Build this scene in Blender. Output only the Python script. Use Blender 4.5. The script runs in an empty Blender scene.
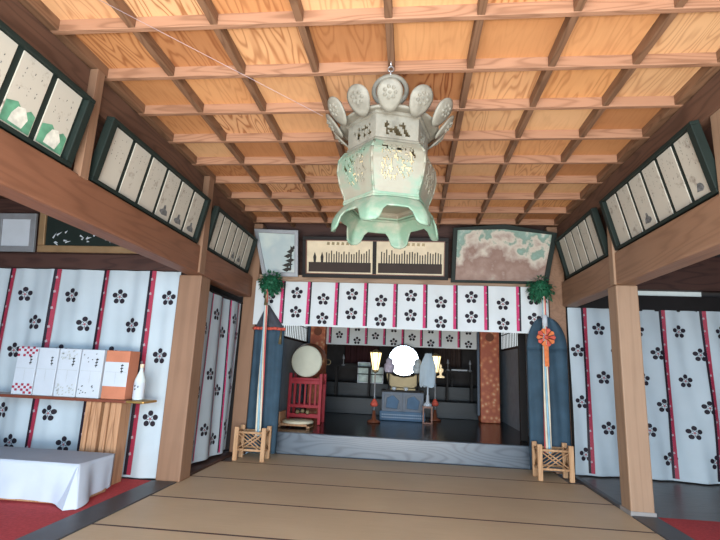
import bpy, bmesh, math, random
from mathutils import Vector, Matrix
PI = math.pi
sc = bpy.context.scene
COL = sc.collection
random.seed(7)

# ------------------------------------------------------------------ materials
MATS = {}
def new_mat(name):
    m = bpy.data.materials.new(name); m.use_nodes = True
    nt = m.node_tree; nt.nodes.clear()
    out = nt.nodes.new('ShaderNodeOutputMaterial'); b = nt.nodes.new('ShaderNodeBsdfPrincipled')
    nt.links.new(b.outputs[0], out.inputs[0]); MATS[name] = m
    return m, nt, b
def srgb(r, g, b):
    def f(c):
        c /= 255.0
        return c/12.92 if c <= 0.04045 else ((c+0.055)/1.055)**2.4
    return (f(r), f(g), f(b), 1)
def ramp(nt, stops, interp='LINEAR'):
    r = nt.nodes.new('ShaderNodeValToRGB'); cr = r.color_ramp; cr.interpolation = interp
    while len(cr.elements) > 1: cr.elements.remove(cr.elements[-1])
    cr.elements[0].position = stops[0][0]; cr.elements[0].color = stops[0][1]
    for p, c in stops[1:]:
        e = cr.elements.new(p); e.color = c
    return r
def math_node(nt, op, a, b=None):
    n = nt.nodes.new('ShaderNodeMath'); n.operation = op
    for i, v in enumerate((a, b)):
        if v is None: continue
        if isinstance(v, (int, float)): n.inputs[i].default_value = v
        else: nt.links.new(v, n.inputs[i])
    return n.outputs[0]
def plain(name, col, rough=.6, metal=0, emit=0, var=.12, vscale=6, bump=0, spec=.22, sheen=0, emit_col=None):
    m, nt, b = new_mat(name)
    tc = nt.nodes.new('ShaderNodeTexCoord'); n = nt.nodes.new('ShaderNodeTexNoise')
    n.inputs['Scale'].default_value = vscale; n.inputs['Detail'].default_value = 4
    nt.links.new(tc.outputs['Object'], n.inputs['Vector'])
    lo = tuple(c*(1-var) for c in col[:3])+(1,); hi = tuple(min(1, c*(1+var)) for c in col[:3])+(1,)
    r = ramp(nt, [(.3, lo), (.7, hi)])
    nt.links.new(n.outputs[0], r.inputs[0]); nt.links.new(r.outputs[0], b.inputs['Base Color'])
    b.inputs['Roughness'].default_value = rough; b.inputs['Metallic'].default_value = metal
    b.inputs['Specular IOR Level'].default_value = spec
    if emit:
        b.inputs['Emission Color'].default_value = emit_col or col; b.inputs['Emission Strength'].default_value = emit
    if bump:
        bp = nt.nodes.new('ShaderNodeBump'); bp.inputs['Strength'].default_value = bump; bp.inputs['Distance'].default_value = .01
        nt.links.new(n.outputs[0], bp.inputs['Height']); nt.links.new(bp.outputs[0], b.inputs['Normal'])
    return m
def wood(name, light, dark, axis=0, k=26, across=5.0, along=.7, rough=.6, spec=.3, contrast=.55, cell=None):
    """contour lines of a stretched noise field read as cathedral grain"""
    m, nt, b = new_mat(name)
    L = nt.links
    tc = nt.nodes.new('ShaderNodeTexCoord'); vec = tc.outputs['Object']
    tone = None
    if cell:
        sep = nt.nodes.new('ShaderNodeSeparateXYZ'); L.new(vec, sep.inputs[0])
        cxn = math_node(nt, 'FLOOR', math_node(nt, 'DIVIDE', math_node(nt, 'SUBTRACT', sep.outputs[0], cell[0]), cell[1]))
        cyn = math_node(nt, 'FLOOR', math_node(nt, 'DIVIDE', math_node(nt, 'SUBTRACT', sep.outputs[1], cell[2]), cell[3]))
        cb = nt.nodes.new('ShaderNodeCombineXYZ'); L.new(cxn, cb.inputs[0]); L.new(cyn, cb.inputs[1])
        wn = nt.nodes.new('ShaderNodeTexWhiteNoise'); wn.noise_dimensions = '3D'; L.new(cb.outputs[0], wn.inputs['Vector'])
        tone = wn.outputs['Value']
        sca = nt.nodes.new('ShaderNodeVectorMath'); sca.operation = 'SCALE'; sca.inputs['Scale'].default_value = 40
        L.new(wn.outputs['Color'], sca.inputs[0])
        add = nt.nodes.new('ShaderNodeVectorMath'); add.operation = 'ADD'; L.new(vec, add.inputs[0]); L.new(sca.outputs[0], add.inputs[1])
        vec = add.outputs[0]
    mp = nt.nodes.new('ShaderNodeMapping'); s = [across]*3; s[axis] = along
    mp.inputs['Scale'].default_value = s; L.new(vec, mp.inputs['Vector'])
    n = nt.nodes.new('ShaderNodeTexNoise'); n.inputs['Scale'].default_value = 1.0; n.inputs['Detail'].default_value = 1.5
    n.inputs['Roughness'].default_value = .4
    L.new(mp.outputs[0], n.inputs['Vector'])
    sn = math_node(nt, 'SINE', math_node(nt, 'MULTIPLY', n.outputs[0], float(k)*4))
    sn = math_node(nt, 'MULTIPLY', math_node(nt, 'ADD', sn, 1.0), .5)
    mp2 = nt.nodes.new('ShaderNodeMapping'); s2 = [60]*3; s2[axis] = 3; mp2.inputs['Scale'].default_value = s2
    L.new(vec, mp2.inputs['Vector'])
    n2 = nt.nodes.new('ShaderNodeTexNoise'); n2.inputs['Scale'].default_value = 1; n2.inputs['Detail'].default_value = 3; L.new(mp2.outputs[0], n2.inputs['Vector'])
    n3 = nt.nodes.new('ShaderNodeTexNoise'); n3.inputs['Scale'].default_value = 1.7; n3.inputs['Detail'].default_value = 3; L.new(tc.outputs['Object'], n3.inputs['Vector'])
    kc = contrast
    if cell:
        sc_ = nt.nodes.new('ShaderNodeSeparateColor'); L.new(wn.outputs['Color'], sc_.inputs[0])
        kc = math_node(nt, 'ADD', math_node(nt, 'MULTIPLY', math_node(nt, 'POWER', sc_.outputs[1], 2.0), contrast*2.2), contrast*.25)
    f = math_node(nt, 'ADD', math_node(nt, 'MULTIPLY', math_node(nt, 'POWER', sn, 3.5), kc), math_node(nt, 'MULTIPLY', n2.outputs[0], .30))
    f = math_node(nt, 'ADD', f, math_node(nt, 'MULTIPLY', math_node(nt, 'SUBTRACT', n3.outputs[0], .5), .7))
    f = math_node(nt, 'SUBTRACT', f, .08)
    r = ramp(nt, [(0, light), (1, dark)]); L.new(f, r.inputs[0])
    colr = r.outputs[0]
    if tone is not None:
        r2 = ramp(nt, [(0, (1.0, 1.0, 1.0, 1)), (.2, (.92, .78, .66, 1)), (.38, (.66, .50, .40, 1)), (.52, (1.0, .93, .88, 1)), (.68, (.78, .62, .50, 1)), (.82, (.95, .80, .64, 1)), (.93, (1, .95, .95, 1))], 'CONSTANT')
        L.new(tone, r2.inputs[0])
        mx = nt.nodes.new('ShaderNodeMix'); mx.data_type = 'RGBA'; mx.blend_type = 'MULTIPLY'; mx.inputs[0].default_value = 1
        L.new(colr, mx.inputs[6]); L.new(r2.outputs[0], mx.inputs[7]); colr = mx.outputs[2]
    L.new(colr, b.inputs['Base Color'])
    b.inputs['Roughness'].default_value = rough; b.inputs['Specular IOR Level'].default_value = spec
    bp = nt.nodes.new('ShaderNodeBump'); bp.inputs['Strength'].default_value = .15; bp.inputs['Distance'].default_value = .005
    L.new(n2.outputs[0], bp.inputs['Height']); L.new(bp.outputs[0], b.inputs['Normal'])
    return m
def speckle(name, base, spots, scale=14, lo=.56, hi=.64, rough=.7, stops=None):
    m, nt, b = new_mat(name)
    tc = nt.nodes.new('ShaderNodeTexCoord'); n = nt.nodes.new('ShaderNodeTexNoise')
    n.inputs['Scale'].default_value = scale; n.inputs['Detail'].default_value = 5; n.inputs['Roughness'].default_value = .65
    nt.links.new(tc.outputs['Object'], n.inputs['Vector'])
    r = ramp(nt, stops or [(lo, base), (hi, spots)]); nt.links.new(n.outputs[0], r.inputs[0])
    nt.links.new(r.outputs[0], b.inputs['Base Color']); b.inputs['Roughness'].default_value = rough
    return m

W_CEIL = wood('ceiling board wood', (.70, .42, .22, 1), (.33, .13, .05, 1), axis=1, k=15, across=6.5, along=.9, contrast=.38, cell=(-2.852, .663, -.075, .625))
W_RIBX = wood('cross rib wood', (.36, .19, .115, 1), (.19, .09, .05, 1), axis=0, k=16, across=6)
W_RIBY = wood('long rib wood', (.21, .11, .062, 1), (.10, .05, .027, 1), axis=1, k=16, across=6)
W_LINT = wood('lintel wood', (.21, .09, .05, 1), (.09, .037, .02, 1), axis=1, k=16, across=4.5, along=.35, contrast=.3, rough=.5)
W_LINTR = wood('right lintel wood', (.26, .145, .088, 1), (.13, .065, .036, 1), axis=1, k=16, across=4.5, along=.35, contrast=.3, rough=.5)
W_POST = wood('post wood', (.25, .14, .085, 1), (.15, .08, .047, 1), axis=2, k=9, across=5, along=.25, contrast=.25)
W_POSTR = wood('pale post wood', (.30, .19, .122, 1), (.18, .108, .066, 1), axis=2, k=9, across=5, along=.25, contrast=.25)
W_DARK = wood('dark beam wood', (.075, .036, .026, 1), (.03, .015, .012, 1), axis=1, k=12)
W_PLATE = wood('brown plate wood', (.13, .065, .042, 1), (.06, .03, .02, 1), axis=1, k=12)
W_DARKX = wood('dark cross wood', (.07, .033, .026, 1), (.03, .014, .012, 1), axis=0, k=12)
W_BACK = wood('back beam wood', (.36, .24, .16, 1), (.2, .12, .08, 1), axis=0, k=12)
W_STEP = wood('grey polished step wood', (.10, .125, .155, 1), (.055, .07, .09, 1), axis=0, k=40, across=2.0, along=.4, rough=.3, spec=.6, contrast=.8)
W_FLOOR = wood('dark lacquered floor', (.010, .012, .016, 1), (.005, .006, .008, 1), axis=0, k=10, across=5, rough=.2, spec=.45)
W_GREYF = wood('grey floorboards', (.13, .115, .11, 1), (.07, .062, .06, 1), axis=0, k=20, across=3, rough=.35)
W_PLAT = wood('dark platform wood', (.016, .021, .026, 1), (.009, .012, .014, 1), axis=0, k=10, across=4, along=.3, rough=.4, spec=.2)
W_PALE = wood('pale lattice wood', (.52, .31, .17, 1), (.33, .18, .085, 1), axis=2, k=10, across=8)
W_TABLE = wood('orange brown plank wood', (.44, .235, .125, 1), (.24, .115, .055, 1), axis=2, k=12, across=7, along=.5)
W_SHELF = plain('red brown lacquer', (.17, .05, .03, 1), .3)
GOLDEDGE = plain('brass edging', (.4, .25, .08, 1), .35, .6)
BORDER = plain('grey border board', (.06, .06, .065, 1), .4)
def mat_tatami():
    m, nt, b = new_mat('brown straw mat'); L = nt.links
    tc = nt.nodes.new('ShaderNodeTexCoord'); mp = nt.nodes.new('ShaderNodeMapping'); mp.inputs['Scale'].default_value = (2, 160, 2)
    L.new(tc.outputs['Object'], mp.inputs[0])
    n = nt.nodes.new('ShaderNodeTexNoise'); n.inputs['Scale'].default_value = 1; n.inputs['Detail'].default_value = 2; L.new(mp.outputs[0], n.inputs[0])
    n2 = nt.nodes.new('ShaderNodeTexNoise'); n2.inputs['Scale'].default_value = 1.2; n2.inputs['Detail'].default_value = 3; L.new(tc.outputs['Object'], n2.inputs[0])
    f = math_node(nt, 'ADD', math_node(nt, 'MULTIPLY', n.outputs[0], .5), math_node(nt, 'MULTIPLY', n2.outputs[0], .5))
    r = ramp(nt, [(.3, (.46, .335, .21, 1)), (.7, (.58, .435, .28, 1))]); L.new(f, r.inputs[0]); L.new(r.outputs[0], b.inputs['Base Color'])
    b.inputs['Roughness'].default_value = .5; b.inputs['Specular IOR Level'].default_value = .35
    return m
TATAMI = mat_tatami()
EDGING = plain('dark mat edging', (.06, .028, .03, 1), .6)
CARPET = plain('red carpet', (.46, .06, .065, 1), .9, var=.15, vscale=40, bump=.2)
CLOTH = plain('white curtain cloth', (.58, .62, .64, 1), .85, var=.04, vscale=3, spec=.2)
CLOTHA = plain('shaded white aisle cloth', (.43, .49, .53, 1), .85, var=.05, vscale=2, spec=.15)  # same white cloth as the valance; dimmer, bluer aisle light put into its colour
CLOTHB = plain('white table cloth', (.44, .49, .57, 1), .85, var=.03, spec=.2)
CREST = plain('crest ink', (.018, .013, .02, 1), .7)
CRESTC = plain('crest centre', (.30, .10, .12, 1), .7)
RIBR = plain('red ribbon', (.32, .03, .06, 1), .5, vscale=30)
RIBP = plain('pink ribbon', (.50, .03, .13, 1), .5, vscale=30)
RIBB = plain('black ribbon', (.02, .012, .02, 1), .5)
KNOT = plain('white knot', (.36, .28, .3, 1), .7)
NAVY = plain('navy cloth', (.035, .068, .10, 1), .8, var=.2, vscale=4, spec=.25)
NAVYG = plain('grey gathered cloth', (.06, .065, .08, 1), .8, var=.2, vscale=10)
BLACK = plain('black lacquer', (.012, .010, .010, 1), .6)
FRAMEG = plain('dark green frame', (.012, .019, .016, 1), .6)
BOARD = speckle('aged white board', (.46, .42, .35, 1), (.20, .16, .13, 1), scale=9, lo=.58, hi=.74)
FIG = plain('grey painted figure', (.13, .13, .13, 1), .7, var=.5, vscale=30)
FIGG = plain('green painted scenery', (.10, .26, .16, 1), .7, var=.3, vscale=12)
FIGW = plain('white painted figure', (.6, .58, .5, 1), .7, var=.2, vscale=20)
INK = plain('black writing', (.03, .027, .025, 1), .7)
PAPER = plain('aged cream paper', (.68, .58, .42, 1), .7, var=.1)
PAPERW = plain('white paper', (.48, .52, .57, 1), .7, var=.03)
BRONZE = speckle('verdigris bronze', None, None, scale=3.2, rough=.6, stops=[(.35, (.185, .16, .12, 1)), (.5, (.20, .19, .145, 1)), (.62, (.13, .20, .145, 1)), (.75, (.21, .19, .15, 1))])
BRONZEG = speckle('green verdigris bronze', None, None, scale=4, rough=.55, stops=[(.35, (.19, .24, .18, 1)), (.5, (.13, .22, .155, 1)), (.65, (.24, .26, .20, 1))])
BRONZEB = speckle('grey brown bronze', None, None, scale=5, rough=.6, stops=[(.35, (.13, .12, .095, 1)), (.5, (.20, .185, .15, 1)), (.65, (.16, .15, .12, 1))])
STEEL = plain('steel', (.5, .5, .52, 1), .3, .9)
SILVER = plain('silver grey frame', (.27, .28, .30, 1), .4, .3)
GOLD = plain('gold leaf frame', (.30, .19, .10, 1), .45, .3)
GOLDB = plain('gilded brass', (.15, .115, .06, 1), .4, .35)
GREENF = plain('green foliage', (.015, .10, .05, 1), .6, var=.5, vscale=40)
ROPEW = plain('cream rope', (.62, .54, .42, 1), .8)
ROPER = plain('red rope', (.55, .10, .10, 1), .8)
ROPEB = plain('pale blue rope', (.25, .42, .52, 1), .8)
ORANGE = plain('orange silk', (.60, .16, .05, 1), .6, var=.2, vscale=20)
REDTAPE = plain('coral red cord', (.52, .09, .06, 1), .7, var=.4, vscale=40)
REDW = plain('red painted wood', (.30, .02, .03, 1), .45)
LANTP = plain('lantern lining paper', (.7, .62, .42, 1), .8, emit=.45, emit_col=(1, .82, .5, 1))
DRUMH = plain('drum skin', (.58, .57, .46, 1), .7, var=.05)
DRUMB = plain('drum body wood', (.16, .05, .025, 1), .35)
MIRROR = plain('polished mirror', (.95, .95, .95, 1), .12, 1, var=0)
LAMPG = plain('lit lamp paper', (.9, .78, .5, 1), .6, emit=1.3, emit_col=(1, .76, .36, 1))
BLUEG = plain('blue grey lacquer', (.045, .065, .095, 1), .35)
BLUEP = plain('blue brocade', (.07, .13, .21, 1), .6)
WIN = plain('daylit window paper', (.6, .63, .65, 1), .6, emit=.5, emit_col=(.72, .82, .86, 1))
GREYWALL = plain('slate grey wall panel', (.20, .25, .30, 1), .5)
WIN2 = plain('dim daylit slot', (.4, .45, .45, 1), .6, emit=.22, emit_col=(.75, .84, .84, 1))
PLASTER = plain('dark plaster', (.05, .045, .045, 1), .8)
VERMIL = plain('orange box paper', (.46, .17, .095, 1), .6, var=.08)
def mat_brocade():
    m, nt, b = new_mat('orange brocade'); L = nt.links
    tc = nt.nodes.new('ShaderNodeTexCoord'); v = nt.nodes.new('ShaderNodeTexVoronoi'); v.inputs['Scale'].default_value = 9
    L.new(tc.outputs['Object'], v.inputs['Vector'])
    r = ramp(nt, [(.1, (.60, .36, .2, 1)), (.3, (.50, .15, .06, 1)), (.6, (.36, .08, .035, 1))]); L.new(v.outputs['Distance'], r.inputs[0])
    L.new(r.outputs[0], b.inputs['Base Color']); b.inputs['Roughness'].default_value = .6
    return m
BROCADE = mat_brocade()
def mat_painting(name, stops, scale=1.6, zlo=0, zhi=1, mix=.55):
    m, nt, b = new_mat(name); L = nt.links
    tc = nt.nodes.new('ShaderNodeTexCoord')
    n = nt.nodes.new('ShaderNodeTexNoise'); n.inputs['Scale'].default_value = scale; n.inputs['Detail'].default_value = 5; n.inputs['Distortion'].default_value = .1
    L.new(tc.outputs['Object'], n.inputs['Vector'])
    sep = nt.nodes.new('ShaderNodeSeparateXYZ'); L.new(tc.outputs['Object'], sep.inputs[0])
    g = math_node(nt, 'DIVIDE', math_node(nt, 'SUBTRACT', sep.outputs[2], zlo), zhi-zlo)
    f = math_node(nt, 'ADD', math_node(nt, 'MULTIPLY', math_node(nt, 'ADD', math_node(nt, 'MULTIPLY', math_node(nt, 'SUBTRACT', n.outputs[0], .5), 1.7), .5), mix), math_node(nt, 'MULTIPLY', g, 1-mix))
    r = ramp(nt, stops); L.new(f, r.inputs[0]); L.new(r.outputs[0], b.inputs['Base Color']); b.inputs['Roughness'].default_value = .6
    return m
EMA = mat_painting('faded votive painting', [(.12, (.40, .35, .28, 1)), (.24, (.30, .20, .16, 1)), (.40, (.22, .125, .095, 1)), (.50, (.38, .30, .25, 1)), (.58, (.52, .46, .38, 1)), (.63, (.17, .26, .21, 1)), (.70, (.22, .33, .28, 1)), (.76, (.55, .51, .44, 1))], 4.2, 3.0, 3.95, .5)
PIC1 = mat_painting('pale blue painting', [(.2, (.50, .52, .50, 1)), (.5, (.36, .44, .46, 1)), (.8, (.50, .56, .52, 1))], 3, 3.0, 3.9, .6)

# ------------------------------------------------------------------ mesh helpers
def box(bm, x0, x1, y0, y1, z0, z1, mi=0, mat=None):
    vs = [bm.verts.new(p) for p in ((x0,y0,z0),(x1,y0,z0),(x1,y1,z0),(x0,y1,z0),(x0,y0,z1),(x1,y0,z1),(x1,y1,z1),(x0,y1,z1))]
    if mat is not None:
        for v in vs: v.co = mat @ v.co
    for idx in ((0,3,2,1),(4,5,6,7),(0,1,5,4),(1,2,6,5),(2,3,7,6),(3,0,4,7)):
        f = bm.faces.new([vs[i] for i in idx]); f.material_index = mi
    return vs
def tube(bm, p0, p1, r0, r1=None, n=10, mi=0, caps=True):
    r1 = r0 if r1 is None else r1
    p0 = Vector(p0); p1 = Vector(p1); d = (p1-p0).normalized()
    a = d.orthogonal().normalized(); b = d.cross(a)
    A = [bm.verts.new(p0+(a*math.cos(t)+b*math.sin(t))*r0) for t in (2*PI*i/n for i in range(n))]
    B = [bm.verts.new(p1+(a*math.cos(t)+b*math.sin(t))*r1) for t in (2*PI*i/n for i in range(n))]
    for i in range(n):
        f = bm.faces.new((A[i], A[(i+1)%n], B[(i+1)%n], B[i])); f.material_index = mi; f.smooth = True
    if caps:
        for L in (list(reversed(A)), B):
            f = bm.faces.new(L); f.material_index = mi
def lathe(bm, prof, n=24, c=(0,0,0), mi=0, rot=0, smooth=True, axis='Z', cap=True):
    rings = []
    for r, z in prof:
        ring = []
        for i in range(n):
            t = rot+2*PI*i/n
            if axis == 'Z': p = (c[0]+r*math.cos(t), c[1]+r*math.sin(t), c[2]+z)
            else: p = (c[0]+r*math.cos(t), c[1]+z, c[2]+r*math.sin(t))
            ring.append(bm.verts.new(p))
        rings.append(ring)
    for a, b in zip(rings, rings[1:]):
        for i in range(n):
            f = bm.faces.new((a[i], a[(i+1)%n], b[(i+1)%n], b[i])); f.material_index = mi; f.smooth = smooth
    if cap:
        for rg in (rings[0], rings[-1]):
            f = bm.faces.new(rg); f.material_index = mi
    return rings
def prism(bm, pts, y0, y1, mi=0):
    """outline in x,z extruded along y"""
    A = [bm.verts.new((x, y0, z)) for x, z in pts]; B = [bm.verts.new((x, y1, z)) for x, z in pts]
    f = bm.faces.new(A); f.material_index = mi
    f = bm.faces.new(list(reversed(B))); f.material_index = mi
    n = len(pts)
    for i in range(n):
        f = bm.faces.new((A[i], B[i], B[(i+1)%n], A[(i+1)%n])); f.material_index = mi
def torus(bm, c, R, r, axis='Y', n=28, m=8, mi=0):
    rings = []
    for i in range(n):
        t = 2*PI*i/n; ring = []
        for j in range(m):
            s = 2*PI*j/m; rr = R+r*math.cos(s); h = r*math.sin(s)
            if axis == 'Y': p = (c[0]+rr*math.cos(t), c[1]+h, c[2]+rr*math.sin(t))
            elif axis == 'X': p = (c[0]+h, c[1]+rr*math.cos(t), c[2]+rr*math.sin(t))
            else: p = (c[0]+rr*math.cos(t), c[1]+rr*math.sin(t), c[2]+h)
            ring.append(bm.verts.new(p))
        rings.append(ring)
    for i in range(n):
        for j in range(m):
            f = bm.faces.new((rings[i][j], rings[(i+1)%n][j], rings[(i+1)%n][(j+1)%m], rings[i][(j+1)%m])); f.smooth = True; f.material_index = mi
def BM(): return bmesh.new()
def obj(name, bm, mats, parent=None, bevel=0, solid=0, smooth=False, recalc=True):
    if recalc: bmesh.ops.recalc_face_normals(bm, faces=bm.faces)
    me = bpy.data.meshes.new(name); bm.to_mesh(me); bm.free()
    for m in (mats if isinstance(mats, (list, tuple)) else [mats]): me.materials.append(m)
    o = bpy.data.objects.new(name, me); COL.objects.link(o)
    if smooth:
        for p in me.polygons: p.use_smooth = True
    if solid:
        s = o.modifiers.new('thickness', 'SOLIDIFY'); s.thickness = solid; s.offset = 0
    if bevel:
        b = o.modifiers.new('bevel', 'BEVEL'); b.width = bevel; b.segments = 2; b.limit_method = 'ANGLE'
    if parent is not None:
        o.parent = parent
        o.matrix_parent_inverse = Matrix.Translation(-parent.location)
    return o
def tag(o, label, cat, group=None, kind=None):
    o['label'] = label; o['category'] = cat
    if group: o['group'] = group
    if kind: o['kind'] = kind
    return o
def thing(name, label, cat, loc=(0, 0, 0), group=None):
    o = bpy.data.objects.new(name, None); COL.objects.link(o); o.location = loc; o.empty_display_size = .05
    return tag(o, label, cat, group)
def struct(o):
    o['kind'] = 'structure'; return o
def bx(name, x0, x1, y0, y1, z0, z1, m, parent=None, bevel=.006):
    b = BM(); box(b, x0, x1, y0, y1, z0, z1); return obj(name, b, m, parent, bevel)

# ------------------------------------------------------------------ shell
struct(bx('floor', -7.2, 6.6, -1.2, 8.6, -.2, -.012, W_GREYF, bevel=0))
inner = struct(bx('floor', -2.75, 2.45, 8.455, 14.6, .0, .345, W_FLOOR, bevel=0)); inner.name = 'floor_inner_room'
struct(bx('wall_left', -7.3, -7.2, -1.2, 8.6, -.2, 4.4, PLASTER, bevel=0))
struct(bx('wall_right', 6.6, 6.7, -1.2, 8.6, -.2, 4.4, PLASTER, bevel=0))
b = BM()
box(b, -7.3, -3.02, 8.4, 8.5, -.2, 4.4); box(b, 2.56, 6.7, 8.4, 8.5, -.2, 4.4)
struct(obj('wall_back', b, PLASTER))
b = BM(); box(b, -2.98, 2.58, 8.36, 8.42, 3.07, 4.3); struct(obj('wall_back_upper', b, W_DARKX))
# upper walls behind the framed board rows
struct(bx('wall_left_upper', -3.02, -2.96, -1.2, 8.36, 3.0, 4.3, W_DARK, bevel=0))
struct(bx('wall_right_upper', 2.60, 2.66, -1.2, 8.36, 3.0, 4.3, W_DARK, bevel=0))
# side aisle: partition above the left curtain
struct(bx('wall_left_partition', -7.2, -3.05, 6.20, 6.26, 2.62, 4.3, W_DARKX, bevel=0))
ceilA = struct(bx('ceiling_left_aisle', -7.2, -3.02, -1.2, 8.4, 3.75, 3.85, W_DARK, bevel=0))
ceilB = struct(bx('ceiling_right_aisle', 2.66, 6.6, -1.2, 8.4, 3.75, 3.85, W_DARK, bevel=0))
# coffered ceiling with its ribs
cl = struct(bx('ceiling', -3.0, 2.64, -1.2, 8.36, 4.095, 4.3, W_CEIL, bevel=0))
for j in range(-4, 5):
    x = -.2+.663*j; w = .028 if abs(j) < 4 else .05
    bx('long_rib', x-w, x+w, -1.2, 8.36, 4.0, 4.10, W_RIBY, cl, .004)
for k in range(-6, 9):
    y = 3.05+.625*k
    bx('cross_rib', -2.88, 2.48, y-.024, y+.024, 3.996, 4.097, W_RIBX, cl, .004)
# wall plates under the ceiling edge
tag(bx('wall_plate', -2.96, -2.86, -1.2, 8.36, 3.66, 3.99, W_PLATE), 'dark brown beam running under the ceiling edge above the left painted boards', 'beam', 'wall plates')
tag(bx('wall_plate', 2.47, 2.60, -1.2, 8.36, 3.70, 3.99, W_PLATE), 'dark brown beam running under the ceiling edge above the right painted boards', 'beam', 'wall plates')

# lintels, posts
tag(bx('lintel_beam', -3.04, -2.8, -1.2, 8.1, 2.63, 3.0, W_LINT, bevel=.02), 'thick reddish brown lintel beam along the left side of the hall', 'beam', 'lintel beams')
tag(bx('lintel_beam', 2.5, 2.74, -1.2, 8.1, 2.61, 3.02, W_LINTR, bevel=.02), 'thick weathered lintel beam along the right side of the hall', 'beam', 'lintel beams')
tag(bx('lintel_beam', -2.78, 2.48, 8.14, 8.36, 2.88, 3.06, W_BACK, bevel=.01), 'pale brown cross beam above the front crest curtain', 'beam', 'lintel beams')
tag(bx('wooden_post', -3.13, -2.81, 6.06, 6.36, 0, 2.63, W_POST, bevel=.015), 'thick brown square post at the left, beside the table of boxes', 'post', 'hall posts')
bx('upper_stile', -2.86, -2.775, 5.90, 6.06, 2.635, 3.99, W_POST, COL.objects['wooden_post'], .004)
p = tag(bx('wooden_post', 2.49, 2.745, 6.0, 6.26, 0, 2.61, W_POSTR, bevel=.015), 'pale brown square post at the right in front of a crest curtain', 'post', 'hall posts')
bx('base_plate', 2.48, 2.755, 5.99, 6.27, 0.0, .05, plain('worn pale base', (.24, .22, .21, 1), .6), p, .003)['label'] = 'worn pale foot'
bx('upper_stile', 2.475, 2.56, 6.0, 6.12, 2.615, 3.99, W_POSTR, p, .004)
tag(bx('wooden_post', -2.955, -2.70, 8.1, 8.36, 0, 3.99, W_POST, bevel=.015), 'brown corner post at the back left beside the blue cloth', 'post', 'hall posts')
tag(bx('wooden_post', 2.3, 2.56, 8.12, 8.36, 0, 3.99, W_LINTR, bevel=.015), 'brown corner post at the back right behind the blue cloth', 'post', 'hall posts')
for x0, x1, y0, y1, t in ((-2.86, -2.785, 3.50, 3.60, 'nearest strut on the left lintel between two framed rows of boards'),
                          (2.495, 2.56, 3.82, 3.96, 'near strut on the right lintel at the end of the large board row')):
    tag(bx('wooden_strut', x0, x1, y0, y1, 2.98, 3.99, W_POST if x0 < 0 else W_POSTR, bevel=.004), 'short brown '+t, 'strut', 'lintel struts')

# mats
ys = [2.46, 3.46, 4.46, 5.46, 6.46, 7.5, 8.36]
lab = ['nearest strip of brown straw matting at the bottom left corner', 'strip of brown straw matting second from the viewer', 'brown straw mat strip level with the front of the right post', 'brown straw mat strip just past the two side posts', 'brown straw mat strip before the one with the lattice boxes', 'farthest brown straw mat strip, under the lattice boxes by the step']
for i in range(6):
    y0, y1 = ys[i], ys[i+1]
    t = thing('straw_mat', lab[i], 'mat', (-.2, y0, 0), 'straw mats across the hall')
    bx('mat_surface', -2.84 if i < 5 else -2.69, 2.48 if i < 5 else 2.29, y0, y1-.035, -.012, .0, TATAMI, t, 0)
    bx('mat_edging', -2.84 if i < 5 else -2.69, 2.48 if i < 5 else 2.29, y1-.035, y1-.001, -.012, .0, EDGING, t, 0)
nb = bx('trim_1', -3.16, -2.845, 1.5, 6.05, -.012, .012, BORDER); struct(nb)
struct(bx('trim_2', 2.485, 2.76, 1.5, 5.98, -.012, .012, BORDER))
struct(bx('trim_3', -3.1, -2.845, 6.37, 8.1, -.012, .03, W_DARK))
struct(bx('trim_4', 2.485, 2.56, 6.28, 8.1, -.012, .03, BORDER))
tag(bx('red_carpet', -7.1, -3.165, 1.0, 6.04, -.012, .008, CARPET, bevel=.003), 'red carpet in the left aisle under the white-clothed table', 'carpet', 'red carpets')
tag(bx('red_carpet', 2.765, 6.5, 1.0, 6.0, -.012, .008, CARPET, bevel=.003), 'red carpet in the bottom right corner beyond the pale post', 'carpet', 'red carpets')

# step into the inner room
tag(bx('threshold_step', -2.68, 2.28, 8.38, 8.45, 0, .35, W_STEP, bevel=.012), 'polished grey wooden step with wavy grain before the inner room', 'step')

# ------------------------------------------------------------------ crest curtains
def crest(bm, P, u, z, R, seg=12, rot=0):
    def disc(cu, cz, r, mi, off, n=seg):
        vs = [bm.verts.new(P(cu+r*math.cos(2*PI*i/n), cz+r*math.sin(2*PI*i/n), off)) for i in range(n)]
        f = bm.faces.new(vs); f.material_index = mi
    for i in range(5):
        a = PI/2+rot+2*PI*i/5
        disc(u+.64*R*math.cos(a), z+.64*R*math.sin(a), .315*R, 1, .007)
    disc(u, z, .15*R, 2, .007, 8)
    for i in range(5):
        a = PI/2+rot+PI/5+2*PI*i/5; w = .035*R
        c, s = math.cos(a), math.sin(a)
        pts = [(u+c*.18*R-s*w, z+s*.18*R+c*w), (u+c*.45*R-s*w, z+s*.45*R+c*w), (u+c*.45*R+s*w, z+s*.45*R-c*w), (u+c*.18*R+s*w, z+s*.18*R-c*w)]
        f = bm.faces.new([bm.verts.new(P(a_, b_, .007)) for a_, b_ in pts]); f.material_index = 1
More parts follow.
